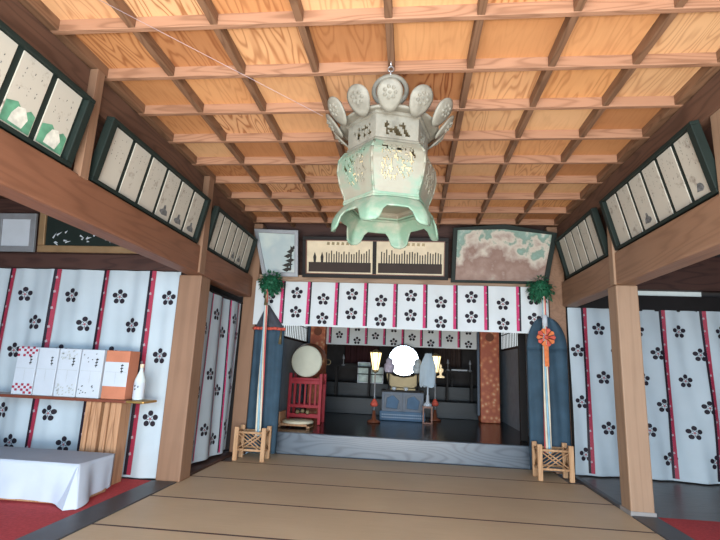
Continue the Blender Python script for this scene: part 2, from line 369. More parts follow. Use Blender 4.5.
def curtain(label, origin, udir, ndir, ulen, z0, z1, wave, stripes, crests, R, group, sw=.05, ribmat=None, cloth=None, hem=None, botfun=None, flip=False):
    """hanging cloth in the plane origin + u*udir + z, relief wave(u, v) along ndir (towards the viewer)"""
    o = Vector(origin); ud = Vector(udir); nd = Vector(ndir)
    t = thing('crest_curtain', label, 'curtain', tuple(o+Vector((0, 0, z0))), group)
    def P(u, z, off=0):
        v = (z1-z)/(z1-z0)
        return o+ud*u+Vector((0, 0, z))+nd*(wave(u, v)+off)
    b = BM(); nu = max(8, int(ulen/.03)); nz = max(6, int((z1-z0)/.08))
    g = []
    for j in range(nz+1):
        row = []
        for i in range(nu+1):
            u = ulen*i/nu; z = z1-(z1-z0)*j/nz
            if botfun: z -= botfun(u)*(j/nz)
            row.append(b.verts.new(P(u, z)))
        g.append(row)
    for j in range(nz):
        for i in range(nu):
            f = b.faces.new((g[j][i], g[j+1][i], g[j+1][i+1], g[j][i+1])); f.smooth = True
    for (u, z) in crests: crest(b, P, u, z, R)
    obj('cloth', b, [cloth or CLOTH, CREST, CRESTC], t, recalc=False)
    b = BM()
    seen = 0
    for u in stripes:
        b = BM(); n = max(6, int((z1-z0)/.08)); zb = z0+.03
        for (ua, ub, mi, off) in (((u-sw*.5, u+sw*.1, 1, .014), (u+sw*.1, u+sw*.5, 0, .012)) if flip else ((u-sw*.5, u-sw*.08, 0, .012), (u-sw*.08, u+sw*.5, 1, .014))):
            prev = None
            for j in range(n+1):
                z = z1-(z1-zb)*j/n
                cur = (b.verts.new(P(ua, z, off)), b.verts.new(P(ub, z, off)))
                if prev:
                    f = b.faces.new((prev[0], cur[0], cur[1], prev[1])); f.material_index = mi
                prev = cur
        z = z1-.12; kk = 0
        while z > zb+.05:
            vs = [b.verts.new(P(u+dx*sw, z+dz*sw, .017)) for dx, dz in ((-.1, -.2), (.2, -.12), (.1, .25), (-.15, .12))]
            f = b.faces.new(vs); f.material_index = 2
            z -= .20+.03*((kk*7) % 3); kk += 1
        obj('ribbon', b, [RIBB, ribmat or RIBR, KNOT], t, recalc=False)
    return t, P
# front valance
fx0 = -2.72
def wv(u, v): return .012*math.sin(u*6.5+.5)*(.4+v)+.006*math.sin(u*17)
stripe_x = [-2.22, -1.75, -1.265, -.76, -.255, .25, .755, 1.26, 1.785]
cr = []
edges = [-2.72]+stripe_x+[2.26]
for i in range(len(edges)-1):
    c = (edges[i]+edges[i+1])/2+.01
    hi = (i % 2 == 1)
    z = 2.72 if hi else 2.62
    cr += [(c-fx0, z), (c-fx0, z-.335)]
curtain('long white valance with black plum crests and pink ribbons above the step', (fx0, 8.06, 0), (1, 0, 0), (0, -1, 0), 4.98, 2.15, 2.92, wv, [x-fx0 for x in stripe_x], cr, .115, 'crest curtains', sw=.075, ribmat=RIBP, flip=True)
# inner valance
ix0 = -2.44
st2 = [-2.44+.455*i for i in range(1, 9)]
cr = []
for i in range(9):
    c = .455*(i+.5)
    cr += [(c, 2.27), (c, 2.58)] if i % 2 else [(c, 2.46), (c, 2.14)]
curtain('small white crest valance hanging deep inside the inner room', (ix0, 11.9, 0), (1, 0, 0), (0, -1, 0), 4.1, 2.03, 2.8, wv, [x-ix0 for x in st2], cr, .10, 'crest curtains', sw=.07, ribmat=RIBP, flip=True)
# left aisle curtain
def wl(u, v): return .03*math.sin(u*4.4+1)*(.3+v)+.016*math.sin(u*13+v*3)+.006*math.sin(u*29-v*4)
lx0 = -6.6; ls = [-6.36, -5.66, -4.95, -4.235, -3.53]
cr = []
for i, s in enumerate(ls):
    for k, z in enumerate([2.31, 1.92, 1.53, 1.13, .73, .34]):
        cr.append((s+(.25 if k % 2 == 0 else .50)-lx0-.01*k, z))
cr = [c for c in cr if c[0]+lx0 < -3.26]
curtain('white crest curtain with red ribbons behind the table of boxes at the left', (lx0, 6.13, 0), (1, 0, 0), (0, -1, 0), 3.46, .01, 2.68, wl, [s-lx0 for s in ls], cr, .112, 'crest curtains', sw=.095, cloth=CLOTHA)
# curtain along the left side between the posts
def ws(u, v): return .035*math.sin(u*11)*(.5+.5*v)+.02*math.sin(u*5+2*v)
ss = [.42, .82, 1.16, 1.5]
cr = []
for i, u in enumerate([.2, .62, 1.0, 1.33, 1.52]):
    for k, z in enumerate([2.2, 1.3, .5] if i % 2 else [1.95, 1.05, .32]): cr.append((u, z))
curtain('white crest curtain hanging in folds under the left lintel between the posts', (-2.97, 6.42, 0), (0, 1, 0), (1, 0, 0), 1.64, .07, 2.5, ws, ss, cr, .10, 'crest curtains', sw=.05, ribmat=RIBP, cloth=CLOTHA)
b = BM(); tube(b, (-2.95, 6.36, 2.515), (-2.95, 8.1, 2.515), .01); tag(obj('curtain_rod', b, BLACK), 'thin dark rod holding the folded curtain under the left lintel', 'rod')
# right aisle curtain
def wr(u, v): return .045*math.sin(u*3.1+v*2.2)*(.3+v)+.026*math.sin(u*9+v*4)*(.4+v)+.013*math.sin(u*21-v*6)
rx0 = 2.58; rs = [2.83, 3.44, 4.05, 4.66, 5.27]
cr = []
for k, z in enumerate([2.26, 1.90, 1.49, 1.10, .72, .31]):
    for i in range(5):
        cr.append(((3.05 if k % 2 == 0 else 2.70)+.03*(k//2)+.62*i-rx0, z))
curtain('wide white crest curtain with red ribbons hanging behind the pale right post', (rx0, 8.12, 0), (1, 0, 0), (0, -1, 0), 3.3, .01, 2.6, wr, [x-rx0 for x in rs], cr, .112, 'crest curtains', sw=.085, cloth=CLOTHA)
# dark beams and slot window above the right curtain
tag(bx('dark_beam', 2.6, 6.6, 8.14, 8.3, 2.58, 2.84, BLACK), 'black beam directly above the right crest curtain', 'beam', 'dark aisle beams')
struct(bx('window_1', 2.75, 4.78, 8.30, 8.34, 2.80, 2.98, WIN2, bevel=0))
tag(bx('dark_beam', 2.6, 6.6, 8.12, 8.3, 2.94, 3.5, W_DARKX), 'red brown beam above the pale slot of light in the right aisle', 'beam', 'dark aisle beams')
tag(bx('dark_beam', -7.1, -3.13, 6.10, 6.20, 2.69, 2.9, W_DARKX), 'dark brown beam above the left crest curtain and under the framed pictures', 'beam', 'dark aisle beams')

# ------------------------------------------------------------------ framed painted boards
def board_row(label, side, y0, y1, n, figs, lean_, z0=3.03, H=.62):
    """side -1: on the left lintel facing +x, +1: on the right lintel; the top leans into the hall by lean_"""
    X = -2.89 if side < 0 else 2.575; d = 1 if side < 0 else -1      # d: direction towards the hall
    z1 = z0+H
    t = thing('painted_board_row', label, 'painted boards', (X, (y0+y1)/2, z0), 'rows of painted poem boards')
    M = Matrix.Translation((X, 0, z0)) @ Matrix.Rotation(d*lean_, 4, 'Y') @ Matrix.Translation((-X, 0, -z0))
    b = BM(); fw = .035; st = .075
    xs = sorted((X, X+d*.08))
    box(b, xs[0], xs[1], y0, y1, z0, z0+fw, 0, M); box(b, xs[0], xs[1], y0, y1, z1-fw, z1, 0, M)
    box(b, xs[0], xs[1], y0, y0+st, z0+fw, z1-fw, 0, M); box(b, xs[0], xs[1], y1-st, y1, z0+fw, z1-fw, 0, M)
    obj('frame', b, FRAMEG, t, .006)
    b = BM(); xb = sorted((X, X+d*.03)); box(b, xb[0], xb[1], y0+st, y1-st, z0+fw, z1-fw, 0, M); obj('backing', b, FRAMEG, t)
    L = (y1-y0-2*st); w = L/n
    rnd = random.Random(int(y0*100)+side)
    for i in range(n):
        b = BM(); a = y0+st+w*i+.03; c = y0+st+w*(i+1)-.03
        xb = sorted((X+d*.03, X+d*.040)); zz0, zz1 = z0+fw+.008, z1-fw-.008
        box(b, xb[0], xb[1], a, c, zz0, zz1, 0, M)
        xf = X+d*.0415
        def poly(pts, mi):
            f = b.faces.new([b.verts.new(M @ Vector((xf, a+(c-a)*p, zz0+(zz1-zz0)*q))) for p, q in pts]); f.material_index = mi
        if figs == 'green':
            poly([(.02, .02), (.98, .02), (.98, .30), (.8, .34), (.6, .26), (.35, .36), (.02, .30)], 2)
            xf = X+d*.0425
            poly([(.25, .06), (.7, .05), (.8, .2), (.62, .33), (.4, .30), (.28, .18)], 3)
        elif i in figs:
            k = rnd.uniform(.7, 1.0)
            poly([(.5-.32*k, .12), (.5-.1, .08), (.5+.32*k, .10), (.5+.24*k, .2*k), (.5+.1, .22), (.5+.05, .31*k), (.5-.08, .30*k), (.5-.1, .21), (.5-.28*k, .17)], 1)
        for cidx in range(3):
            p = .22+.26*cidx+rnd.uniform(-.04, .04); q = .93-rnd.uniform(0, .08)
            while q > .42+rnd.uniform(0, .12):
                h = rnd.uniform(.012, .035); s = rnd.uniform(-.03, .03)
                if rnd.random() < .55: poly([(p+s, q), (p+s+.028, q-.004), (p+s*.3+.022, q-h), (p+s*.3, q-h)], 1)
                q -= h+rnd.uniform(.02, .06)
        obj('painted_board', b, [BOARD, FIG, FIGG, FIGW], t, recalc=False)
    return t
board_row('nearest row of painted boards on the left, with green scenery along their feet', -1, 1.28, 3.42, 6, 'green', .2)
board_row('long row of six painted boards above the left post, small grey figures', -1, 3.68, 5.84, 6, (3, 4, 5), .2)
board_row('far row of painted boards on the left, ending at the corner', -1, 6.10, 7.86, 6, (3, 4), .2)
board_row('large row of painted boards on the right lintel, with a dark seated figure', 1, 3.98, 5.98, 6, (0, 3), .24, 3.05, .66)
board_row('far row of painted boards on the right, from strut to back corner', 1, 6.24, 7.86, 5, (), .24, 3.05, .66)

# ------------------------------------------------------------------ pictures above the front beam (leaning forward)
def lean(z0, yb=8.12, yt=7.95, h=.8):
    return (Matrix.Translation((0, yb, z0)) @ Matrix.Rotation(math.atan2(yb-yt, h), 4, 'X'))
def fr(bm, x0, x1, z0, z1, w, y0, y1, M, mi=0):
    for r in ((x0, x1, z0, z0+w), (x0, x1, z1-w, z1), (x0, x0+w, z0+w, z1-w), (x1-w, x1, z0+w, z1-w)):
        box(bm, r[0], r[1], y0, y1, r[2], r[3], mi, M)
M1 = lean(3.02, h=.8)
t = thing('framed_picture', 'grey framed picture with black brushwork left above the valance', 'picture', (-2.36, 8.1, 3.02), 'pictures above the front beam')
b = BM()
Ms = M1 @ Matrix.Shear('XY', 4, (0, 0)) 
def quadframe(bm, P, w, y0, y1, M):
    """frame around a convex outline (x,z), mitred, of width w"""
    n = len(P); cx_ = sum(p[0] for p in P)/n; cz_ = sum(p[1] for p in P)/n
    def inset(p):
        dx, dz = cx_-p[0], cz_-p[1]; l = math.hypot(dx, dz); return (p[0]+dx/l*w*1.35, p[1]+dz/l*w*1.35)
    I = [inset(p) for p in P]
    vo0 = [bm.verts.new(M @ Vector((x, y0, z))) for x, z in P]; vo1 = [bm.verts.new(M @ Vector((x, y1, z))) for x, z in P]
    vi0 = [bm.verts.new(M @ Vector((x, y0, z))) for x, z in I]; vi1 = [bm.verts.new(M @ Vector((x, y1, z))) for x, z in I]
    for i in range(n):
        j = (i+1) % n
        bm.faces.new((vo0[i], vo0[j], vi0[j], vi0[i])); bm.faces.new((vo1[i], vi1[i], vi1[j], vo1[j]))
        bm.faces.new((vo0[i], vo1[i], vo1[j], vo0[j])); bm.faces.new((vi0[i], vi0[j], vi1[j], vi1[i]))
    return I
out = [(-2.62, 0), (-1.98, 0), (-1.99, .82), (-2.79, .84)]
I = quadframe(b, out, .07, -.06, 0, M1); obj('frame', b, SILVER, t, .006)
def flat(bm, pts, y, M, mi=0):
    f = bm.faces.new([bm.verts.new(M @ Vector((x, y, z))) for x, z in pts]); f.material_index = mi
b = BM()
A = [bm_ for bm_ in I]
flat(b, A, -.02, M1)
for k, (ax, az, ln) in enumerate([(-2.28, .20, .2), (-2.22, .28, .17), (-2.25, .36, .16), (-2.2, .44, .14), (-2.12, .50, .08), (-2.28, .12, .18)]):
    flat(b, [(ax, az), (ax+ln*.5, az-.035), (ax+ln, az+.02), (ax+ln*.6, az+.05)], -.023, M1, 1)
flat(b, [(-2.14, .10), (-2.11, .12), (-2.10, .52), (-2.13, .55)], -.024, M1, 1)
obj('picture_panel', b, [PIC1, INK], t, recalc=False)

M2 = lean(3.02, h=.7)
t = thing('framed_name_tablet', 'long dark framed double tablet with rows of names in the centre', 'tablet', (-.65, 8.1, 3.02), 'pictures above the front beam')
b = BM(); fr(b, -1.90, .63, 0, .72, .075, -.07, 0, M2); box(b, -.665, -.60, -.065, 0, .075, .645, 0, M2); obj('frame', b, BLACK, t, .006)
b = BM(); fr(b, -1.835, .565, .065, .655, .012, -.075, -.05, M2); obj('inner_trim', b, DRUMB, t)
for (xa, xb_) in ((-1.825, -.665), (-.60, .555)):
    b = BM(); box(b, xa, xb_, -.03, 0, .075, .645, 0, M2)
    flat(b, [(xa+.03, .10), (xb_-.03, .10), (xb_-.03, .27), (xa+.03, .27)], -.032, M2, 2)
    x = xa+(.34 if xa < -1 else .08)
    if xa < -1:
        for px_ in (xa+.14, xa+.27):
            flat(b, [(px_-.02, .27), (px_+.02, .27), (px_+.028, .36), (px_, .45), (px_-.028, .36)], -.033, M2, 1)
    while x < xb_-.06:
        h = random.uniform(.17, .27)
        flat(b, [(x, .24), (x+.02, .24), (x+.02, .24+h), (x, .24+h)], -.033, M2, 1)
        x += .044
    for k in range(6):
        x = xa+.35+k*.085
        flat(b, [(x, .575), (x+.05, .57), (x+.055, .62), (x+.01, .625)], -.033, M2, 3)
    obj('name_panel', b, [PAPER, INK, plain('dark slatted base', (.035, .022, .018, 1), .6), GOLDB], t, recalc=False)

M3 = lean(2.98, h=.9)
t = thing('framed_votive_painting', 'large peaked votive painting in a dark frame, right above the valance', 'painting', (1.53, 8.1, 2.98), 'pictures above the front beam')
out = [(.68, 0), (2.27, 0), (2.41, .86), (1.56, 1.0), (.70, .93)]
b = BM(); I = quadframe(b, out, .06, -.07, 0, M3); obj('frame', b, FRAMEG, t, .006)
b = BM(); flat(b, I, -.02, M3)
obj('painted_panel', b, EMA, t, recalc=False)
# pictures in the left aisle
t = thing('framed_certificate', 'grey framed sheet on the dark wall at the upper left', 'picture', (-5.7, 6.1, 2.93), 'pictures in the left aisle')
b = BM(); ML = Matrix.Translation((0, 6.16, 2.93)) @ Matrix.Rotation(.12, 4, 'X')
fr(b, -6.02, -5.40, 0, .56, .085, -.04, 0, ML); obj('frame', b, SILVER, t, .005)
b = BM(); box(b, -5.95, -5.47, -.02, 0, .07, .49, 0, ML); obj('sheet', b, PAPERW, t)
t = thing('gilt_framed_calligraphy', 'gilt framed black calligraphy panel above the left curtain', 'picture', (-4.3, 6.1, 2.93), 'pictures in the left aisle')
b = BM(); fr(b, -5.34, -3.3, 0, .72, .10, -.05, 0, ML); obj('frame', b, GOLD, t, .012)
b = BM(); box(b, -5.25, -3.39, -.02, 0, .09, .63, 0, ML)
rnd = random.Random(4)
for cx_ in (-5.02, -4.6, -4.2, -3.85):
    for k in range(7):
        ax, az = cx_+rnd.uniform(-.12, .12), .22+rnd.uniform(-.09, .10); an = rnd.uniform(-1.2, 1.2); l = rnd.uniform(.04, .11); w_ = .013
        c, s = math.cos(an), math.sin(an)
        flat(b, [(ax-s*w_, az+c*w_), (ax+c*l, az+s*l), (ax+s*w_, az-c*w_)], -.024, ML, 1)
obj('calligraphy_panel', b, [FRAMEG, PAPERW], t, recalc=False)

# ------------------------------------------------------------------ hanging bronze lantern
LX, LY = -.20, 3.55
t = thing('hanging_lantern', 'large hexagonal verdigris bronze lantern with lotus petals, hanging from the ceiling', 'lantern', (LX, LY, 2.3))
ROT = -PI/2+math.radians(-14)
def hexgrid(bm, prof, nu=10, hole=None, mi=0, rot=ROT):
    """hexagonal shell from profile (r,z); hole(face, u, v, z) removes cells"""
    P = []
    for r, z in prof:
        row = []
        for f in range(6):
            a0 = rot+f*PI/3; a1 = a0+PI/3
            for i in range(nu):
                s = i/nu
                x = r*(math.cos(a0)*(1-s)+math.cos(a1)*s); y = r*(math.sin(a0)*(1-s)+math.sin(a1)*s)
                row.append(bm.verts.new((LX+x, LY+y, z)))
        P.append(row)
    n = 6*nu
    for j in range(len(prof)-1):
        for i in range(n):
            f = i//nu; u = (i % nu+.5)/nu; v = (j+.5)/(len(prof)-1)
            if hole and hole(f, u, v): continue
            fc = bm.faces.new((P[j][i], P[j][(i+1) % n], P[j+1][(i+1) % n], P[j+1][i])); fc.material_index = mi
    loose = [v for v in bm.verts if not v.link_faces]
    bmesh.ops.delete(bm, geom=loose, context='VERTS')
def lerp_prof(pts, n):
    out = []
    L = [0]
    for a, b_ in zip(pts, pts[1:]): L.append(L[-1]+math.dist(a, b_))
    for i in range(n+1):
        s = L[-1]*i/n
        for k in range(len(pts)-1):
            if s <= L[k+1]+1e-9:
                q = (s-L[k])/(L[k+1]-L[k]); out.append((pts[k][0]+(pts[k+1][0]-pts[k][0])*q, pts[k][1]+(pts[k+1][1]-pts[k][1])*q)); break
    return out
rnd = random.Random(11)
holes1 = set()
NU, NB = 34, 28
for f in range(6):
    for k in range(95):
        cu, cv = rnd.randint(6, NU-8), rnd.randint(6, 20)
        for dx, dz in rnd.choice([((0, 0), (1, 1)), ((0, 0), (0, 1)), ((0, 0),), ((0, 0), (1, 1)), ((0, 0),)]):
            holes1.add((f, cu+dx, cv+dz))
def h1(f, u, v): return (f, int(u*NU), int(v*NB)) in holes1
body_pts = [(.29, 3.165), (.35, 3.135), (.392, 3.07), (.397, 2.98), (.375, 2.88), (.34, 2.79), (.325, 2.74)]
b = BM(); hexgrid(b, lerp_prof(body_pts, NB), NU, h1); obj('pierced_body', b, BRONZE, t, solid=.012)
# raised window frames and corner ribs
for f in range(6):
    b = BM(); a = ROT+f*PI/3
    for (r0, z0), (r1, z1) in zip(body_pts, body_pts[1:]):
        tube(b, (LX+r0*math.cos(a), LY+r0*math.sin(a), z0), (LX+r1*math.cos(a), LY+r1*math.sin(a), z1), .011, n=8)
    obj('corner_rib', b, BRONZE, t, smooth=True)
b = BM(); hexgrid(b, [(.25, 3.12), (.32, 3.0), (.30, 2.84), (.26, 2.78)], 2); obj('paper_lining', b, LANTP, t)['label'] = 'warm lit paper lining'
b = BM()
hexgrid(b, [(.325, 2.735), (.34, 2.745), (.34, 2.725), (.325, 2.71)], 2); obj('bottom_rim', b, BRONZEG, t, solid=.01)
# frieze box
holes2 = set()
for f in range(6):
    for k in range(18):
        cu, cv = rnd.randint(5, 19), rnd.randint(3, 7)
        for dx, dz in rnd.choice([((0, 0), (1, 0), (2, 1)), ((0, 0), (0, 1), (1, 1)), ((0, 0), (1, 0), (1, 1)), ((0, 0), (1, 1), (1, 0))]):
            holes2.add((f, cu+dx, cv+dz))
b = BM(); hexgrid(b, lerp_prof([(.325, 3.37), (.32, 3.165)], 11), 26, lambda f, u, v: (f, int(u*26), int(v*11)) in holes2); obj('pierced_frieze', b, BRONZEB, t, solid=.012)
b = BM(); hexgrid(b, [(.315, 3.40), (.345, 3.395), (.345, 3.365), (.315, 3.36)], 2); obj('frieze_cornice', b, BRONZEB, t, solid=.01)
b = BM(); hexgrid(b, [(.325, 3.175), (.335, 3.165), (.31, 3.155)], 2); obj('frieze_sill', b, BRONZEB, t, solid=.008)
# roof disc and dome
b = BM(); lathe(b, [(.33, 3.385), (.37, 3.375), (.40, 3.38), (.37, 3.41), (.25, 3.49), (.12, 3.55), (.05, 3.62), (.03, 3.65)], 36, (LX, LY, 0)); obj('roof', b, BRONZEB, t, smooth=True)
# lotus petals
def petal(a, R, z, hr):
    """upright lotus petal: a short neck carrying a domed round head that leans outwards"""
    c, s = math.cos(a), math.sin(a)
    T = Vector((-s, c, 0)); U = Vector((c*.62, s*.62, .785)); N = Vector((c*.785, s*.785, -.62))
    O = Vector((LX+c*R, LY+s*R, z))
    b = BM(); rings = []
    for j in range(7):
        q = j/6; ring = []
        for i in range(24):
            th = 2*PI*i/24; r = hr*q
            x, y = r*math.cos(th), r*math.sin(th)
            if y < 0: y *= 1+.55*q*q; x *= 1-.12*q*max(0, -math.sin(th))
            ring.append(b.verts.new(O+T*x+U*y+N*(.022*(1-q*q))))
        rings.append(ring)
    for p_, r_ in zip(rings[1:], rings[2:]):
        for i in range(24):
            f = b.faces.new((p_[i], p_[(i+1) % 24], r_[(i+1) % 24], r_[i])); f.smooth = True
    b.faces.new(rings[1])
    bmesh.ops.delete(b, geom=rings[0], context='VERTS')
    po = obj('lotus_petal', b, BRONZEB, t, solid=.014)
    b = BM()
    for k in range(8):
        rr_ = .0 if k == 0 else hr*.42; an = k*2*PI/7
        p = O+N*.02+T*(rr_*math.cos(an))+U*(rr_*math.sin(an))
        bmesh.ops.create_icosphere(b, subdivisions=1, radius=hr*.19, matrix=Matrix.Translation(p))
    obj('flower_boss', b, BRONZEB, po)
for k in range(12):
    petal(-PI/2+math.radians(3)+k*PI/6, .475 if k % 2 == 0 else .46, 3.44, .092)
# suspension ring, hook and chain
b = BM(); torus(b, (LX, LY, 3.745), .135, .02); obj('suspension_ring', b, BRONZEB, t)
b = BM()
z = 3.87
for k in range(3):
    torus(b, (LX, LY, z+.03), .024, .007, 'Y' if k % 2 else 'X', 14, 6); z += .045
tube(b, (LX, LY, z), (LX, LY, 4.12), .014, n=8); tube(b, (LX, LY, 4.02), (LX, LY, 4.07), .024, n=8)
obj('chain', b, STEEL, t)
# flared skirt with scalloped feet
b = BM(); hexgrid(b, [(.345, 2.73), (.33, 2.715), (.33, 2.70)], 2)
nu = 16
rows = []
NV = 9
for j in range(NV+1):
    v = j/NV; row = []
    for f in range(6):
        a0 = ROT+f*PI/3; a1 = a0+PI/3
        for i in range(nu):
            s = i/nu
            d = min(s, 1-s)*2              # 0 at corner, 1 mid face
            depth = .40-.21*(math.sin(min(1, d*1.3)*PI/2)**1.5) if d > .22 else .40-.0*d
            q_ = min(1, max(0, d-.30)/.30); depth = .215-.115*(q_*q_*(3-2*q_))-.01*(d/.3 if d < .3 else 1)
            r = .325+.095*math.sin(min(1, v*depth/.17)*PI/2)
            zz = 2.715-depth*v
            row.append(b.verts.new((LX+r*(math.cos(a0)*(1-s)+math.cos(a1)*s)*(1+.06*d), LY+r*(math.sin(a0)*(1-s)+math.sin(a1)*s)*(1+.06*d), zz)))
    rows.append(row)
n = 6*nu
for j in range(NV):
    for i in range(n):
        f = b.faces.new((rows[j][i], rows[j][(i+1) % n], rows[j+1][(i+1) % n], rows[j+1][i])); f.smooth = True
obj('scalloped_skirt', b, BRONZEG, t, solid=.014, recalc=False)
b = BM(); lathe(b, [(.02, 2.80), (.30, 2.78), (.33, 2.76)], 6, (LX, LY, 0), rot=ROT, smooth=False, cap=False); obj('floor_plate', b, BRONZE, t, solid=.008)

# thin cord across the ceiling to the lantern
b = BM(); tube(b, (-2.28, 2.69, 3.99), (-.72, 3.40, 3.44), .0018, n=6)
tag(obj('lantern_cord', b, KNOT), 'thin white cord running from the upper left ceiling to the bronze lantern', 'cord')

# ------------------------------------------------------------------ blue cloths, bell ropes, lattice boxes
def drape(label, xa, xb_, z0, zs, xp, zp, rounded, y=8.03, tape=False, face=NAVY):
    t = thing('draped_cloth', label, 'cloth', ((xa+xb_)/2, y, z0), 'blue cloths behind the bell ropes')
    def outline(z):
        if z <= zs: return xa, xb_
        q = (z-zs)/(zp-zs)
        k = math.sqrt(max(0, 1-q*q)) if rounded else (1-q)**1.0
        return xp+(xa-xp)*k*1.0-(0.02*(1-k)), xp+(xb_-xp)*k+.02*(1-k)
    def grid(za, zb, nz, mat, name):
        b = BM(); g = []
        for j in range(nz+1):
            z = za+(zb-za)*j/nz; l, r = outline(z); row = []
            for i in range(29):
                u = i/28; x = l+(r-l)*u
                bulge = .07*math.sin(PI*u)**.6+.012*math.sin(u*22+z)+.008*math.sin(u*9+z*3)
                row.append(b.verts.new((x, y-bulge, z)))
            g.append(row)
        for j in range(nz):
            for i in range(28):
                f = b.faces.new((g[j][i], g[j][i+1], g[j+1][i+1], g[j+1][i])); f.smooth = True
        obj(name, b, mat, t, solid=.012, recalc=False)
    grid(z0, zs, 20, face, 'cloth_body'); grid(zs, zp, 12, NAVYG if not rounded else face, 'gathered_top')
    if tape:
        b = BM()
        for k in range(9):
            u0 = k/9; u1 = (k+1)/9
            pt = lambda u: (xa-.02+(xb_-xa+.04)*u, y-.075*math.sin(PI*min(1, max(0, u)))**.6-.02, zs+.005*math.sin(u*20))
            tube(b, pt(u0), pt(u1), .026, n=8)
        cb_ = obj('cord_band', b, REDTAPE, t); cb_['label'] = 'coral red twisted cord band'
        b = BM(); tube(b, (xb_-.04, y-.06, zs-.02), (xb_-.05, y-.06, zs-.26), .012, .03, 8); obj('tassel', b, GOLDB, cb_)
drape('blue hanging cloth with dark pointed top and red band, left of the step', -2.66, -2.14, .06, 2.08, -2.46, 2.48, False, tape=True)
drape('blue grey hanging cloth with rounded top, right of the step', 1.89, 2.52, .06, 1.90, 2.20, 2.42, True)
def bell_rope(label, xt, xb_, y, zt, zb, ornament):
    t = thing('bell_rope', label, 'rope', (xb_, y, zb), 'bell ropes')
    b = BM(); n = 30
    cols = [0, 1, 0, 2, 0, 1]
    for k in range(6):
        prev = None
        for j in range(n+1):
            v = j/n; R = .014+.020*min(1, v*1.4); a = 2*PI*k/6+v*2.0
            p = Vector((xt+(xb_-xt)*v+R*math.cos(a), y+R*math.sin(a), zt+(zb-zt)*v))
            if prev: tube(b, prev, p, .011+.008*v, n=6, mi=cols[k], caps=False)
            prev = p
    obj('strands', b, [ROPEW, ROPER, ROPEB], t)
    if ornament:
        b = BM()
        for k in range(10):
            a = 2*PI*k/10; c, s = math.cos(a), math.sin(a)
            pts = [(.03*c, .03*s), (.125*c-.035*s, .125*s+.035*c), (.145*c, .145*s), (.125*c+.035*s, .125*s-.035*c)]
            vs0 = [b.verts.new((xt+px_, y-.05, 2.07+pz)) for px_, pz in pts]; vs1 = [b.verts.new((xt+px_*.9, y+.02, 2.07+pz*.9)) for px_, pz in pts]
            f = b.faces.new(vs0); f.material_index = k % 2
            for i in range(4):
                f = b.faces.new((vs0[i], vs0[(i+1) % 4], vs1[(i+1) % 4], vs1[i])); f.material_index = k % 2
        bmesh.ops.create_icosphere(b, subdivisions=2, radius=.035, matrix=Matrix.Translation((xt, y-.06, 2.07)))
        obj('rosette', b, [REDTAPE, ORANGE], t)
        b = BM(); box(b, xt-.035, xt+.035, y-.04, y+.04, 1.62, 1.96); obj('silk_sleeve', b, ORANGE, t, .01)
        b = BM(); tube(b, (xt, y, 2.24), (xt, y, 2.42), .04, n=10); obj('paper_wrap', b, [PAPERW], t)
    else:
        b = BM(); tube(b, (xt, y, zt-.35), (xt, y, zt+.02), .035, .02, n=10); obj('silk_sleeve', b, GOLDB, t)
    return t
def leaves(parent, c, R, n, seed):
    b = BM(); rnd = random.Random(seed)
    for k in range(n):
        d = Vector((rnd.gauss(0, 1), rnd.gauss(0, 1), rnd.gauss(0, .8))).normalized(); r = R*rnd.uniform(.25, 1)
        p = Vector(c)+d*r; t1 = (d+Vector((rnd.uniform(-.7, .7), rnd.uniform(-.7, .7), -.6))).normalized(); t2 = t1.cross(d).normalized()
        L, w = .075, .017
        q = [p, p+t1*L*.4+t2*w, p+t1*L, p+t1*L*.4-t2*w]
        b.faces.new([b.verts.new(x) for x in q])
    bmesh.ops.create_icosphere(b, subdivisions=2, radius=R*.72, matrix=Matrix.Translation(c))
    return obj('leaf_spray', b, GREENF, parent, recalc=False)
r1_ = bell_rope('bell rope of cream, red and blue strands hanging at the left before the blue cloth', -2.42, -2.38, 7.76, 2.80, .36, False)
r2_ = bell_rope('bell rope with round coral rosette hanging at the right before the blue cloth', 2.11, 2.09, 7.74, 2.80, .36, True)
leaves(r1_, (-2.37, 7.78, 2.84), .19, 700, 3)
leaves(r2_, (2.07, 7.78, 2.84), .21, 480, 5)
def lattice_box(label, x0, x1, y0, y1):
    t = thing('lattice_stand', label, 'stand', ((x0+x1)/2, (y0+y1)/2, 0), 'lattice stands under the bell ropes')
    for (x, y) in ((x0, y0), (x1, y0), (x0, y1), (x1, y1)):
        b = BM(); box(b, x-.034, x+.034, y-.026, y+.026, .001, .50); obj('leg', b, W_PALE, t, .004)
    for side in range(4):
        b = BM()
        if side < 2:
            y = (y0, y1)[side]
            f = lambda u, z: (x0+(x1-x0)*u, y, z)
        else:
            x = (x0, x1)[side-2]
            f = lambda u, z: (x, y0+(y1-y0)*u, z)
        for z in (.16, .42):
            tube(b, f(.05, z), f(.95, z), .022, n=4)
        for (u0, z0, u1, z1) in ((.05, .18, .82, .41), (.2, .17, .95, .40), (.05, .40, .82, .17), (.2, .41, .95, .18)):
            tube(b, f(u0, z0), f(u1, z1), .009, n=4)
        obj('lattice_side', b, W_PALE, t)
lattice_box('pale wooden lattice stand left of the step, before the blue cloth', -2.67, -2.23, 7.60, 7.88)
lattice_box('pale wooden lattice stand right of the step, before the rounded blue cloth', 1.92, 2.36, 7.56, 7.86)

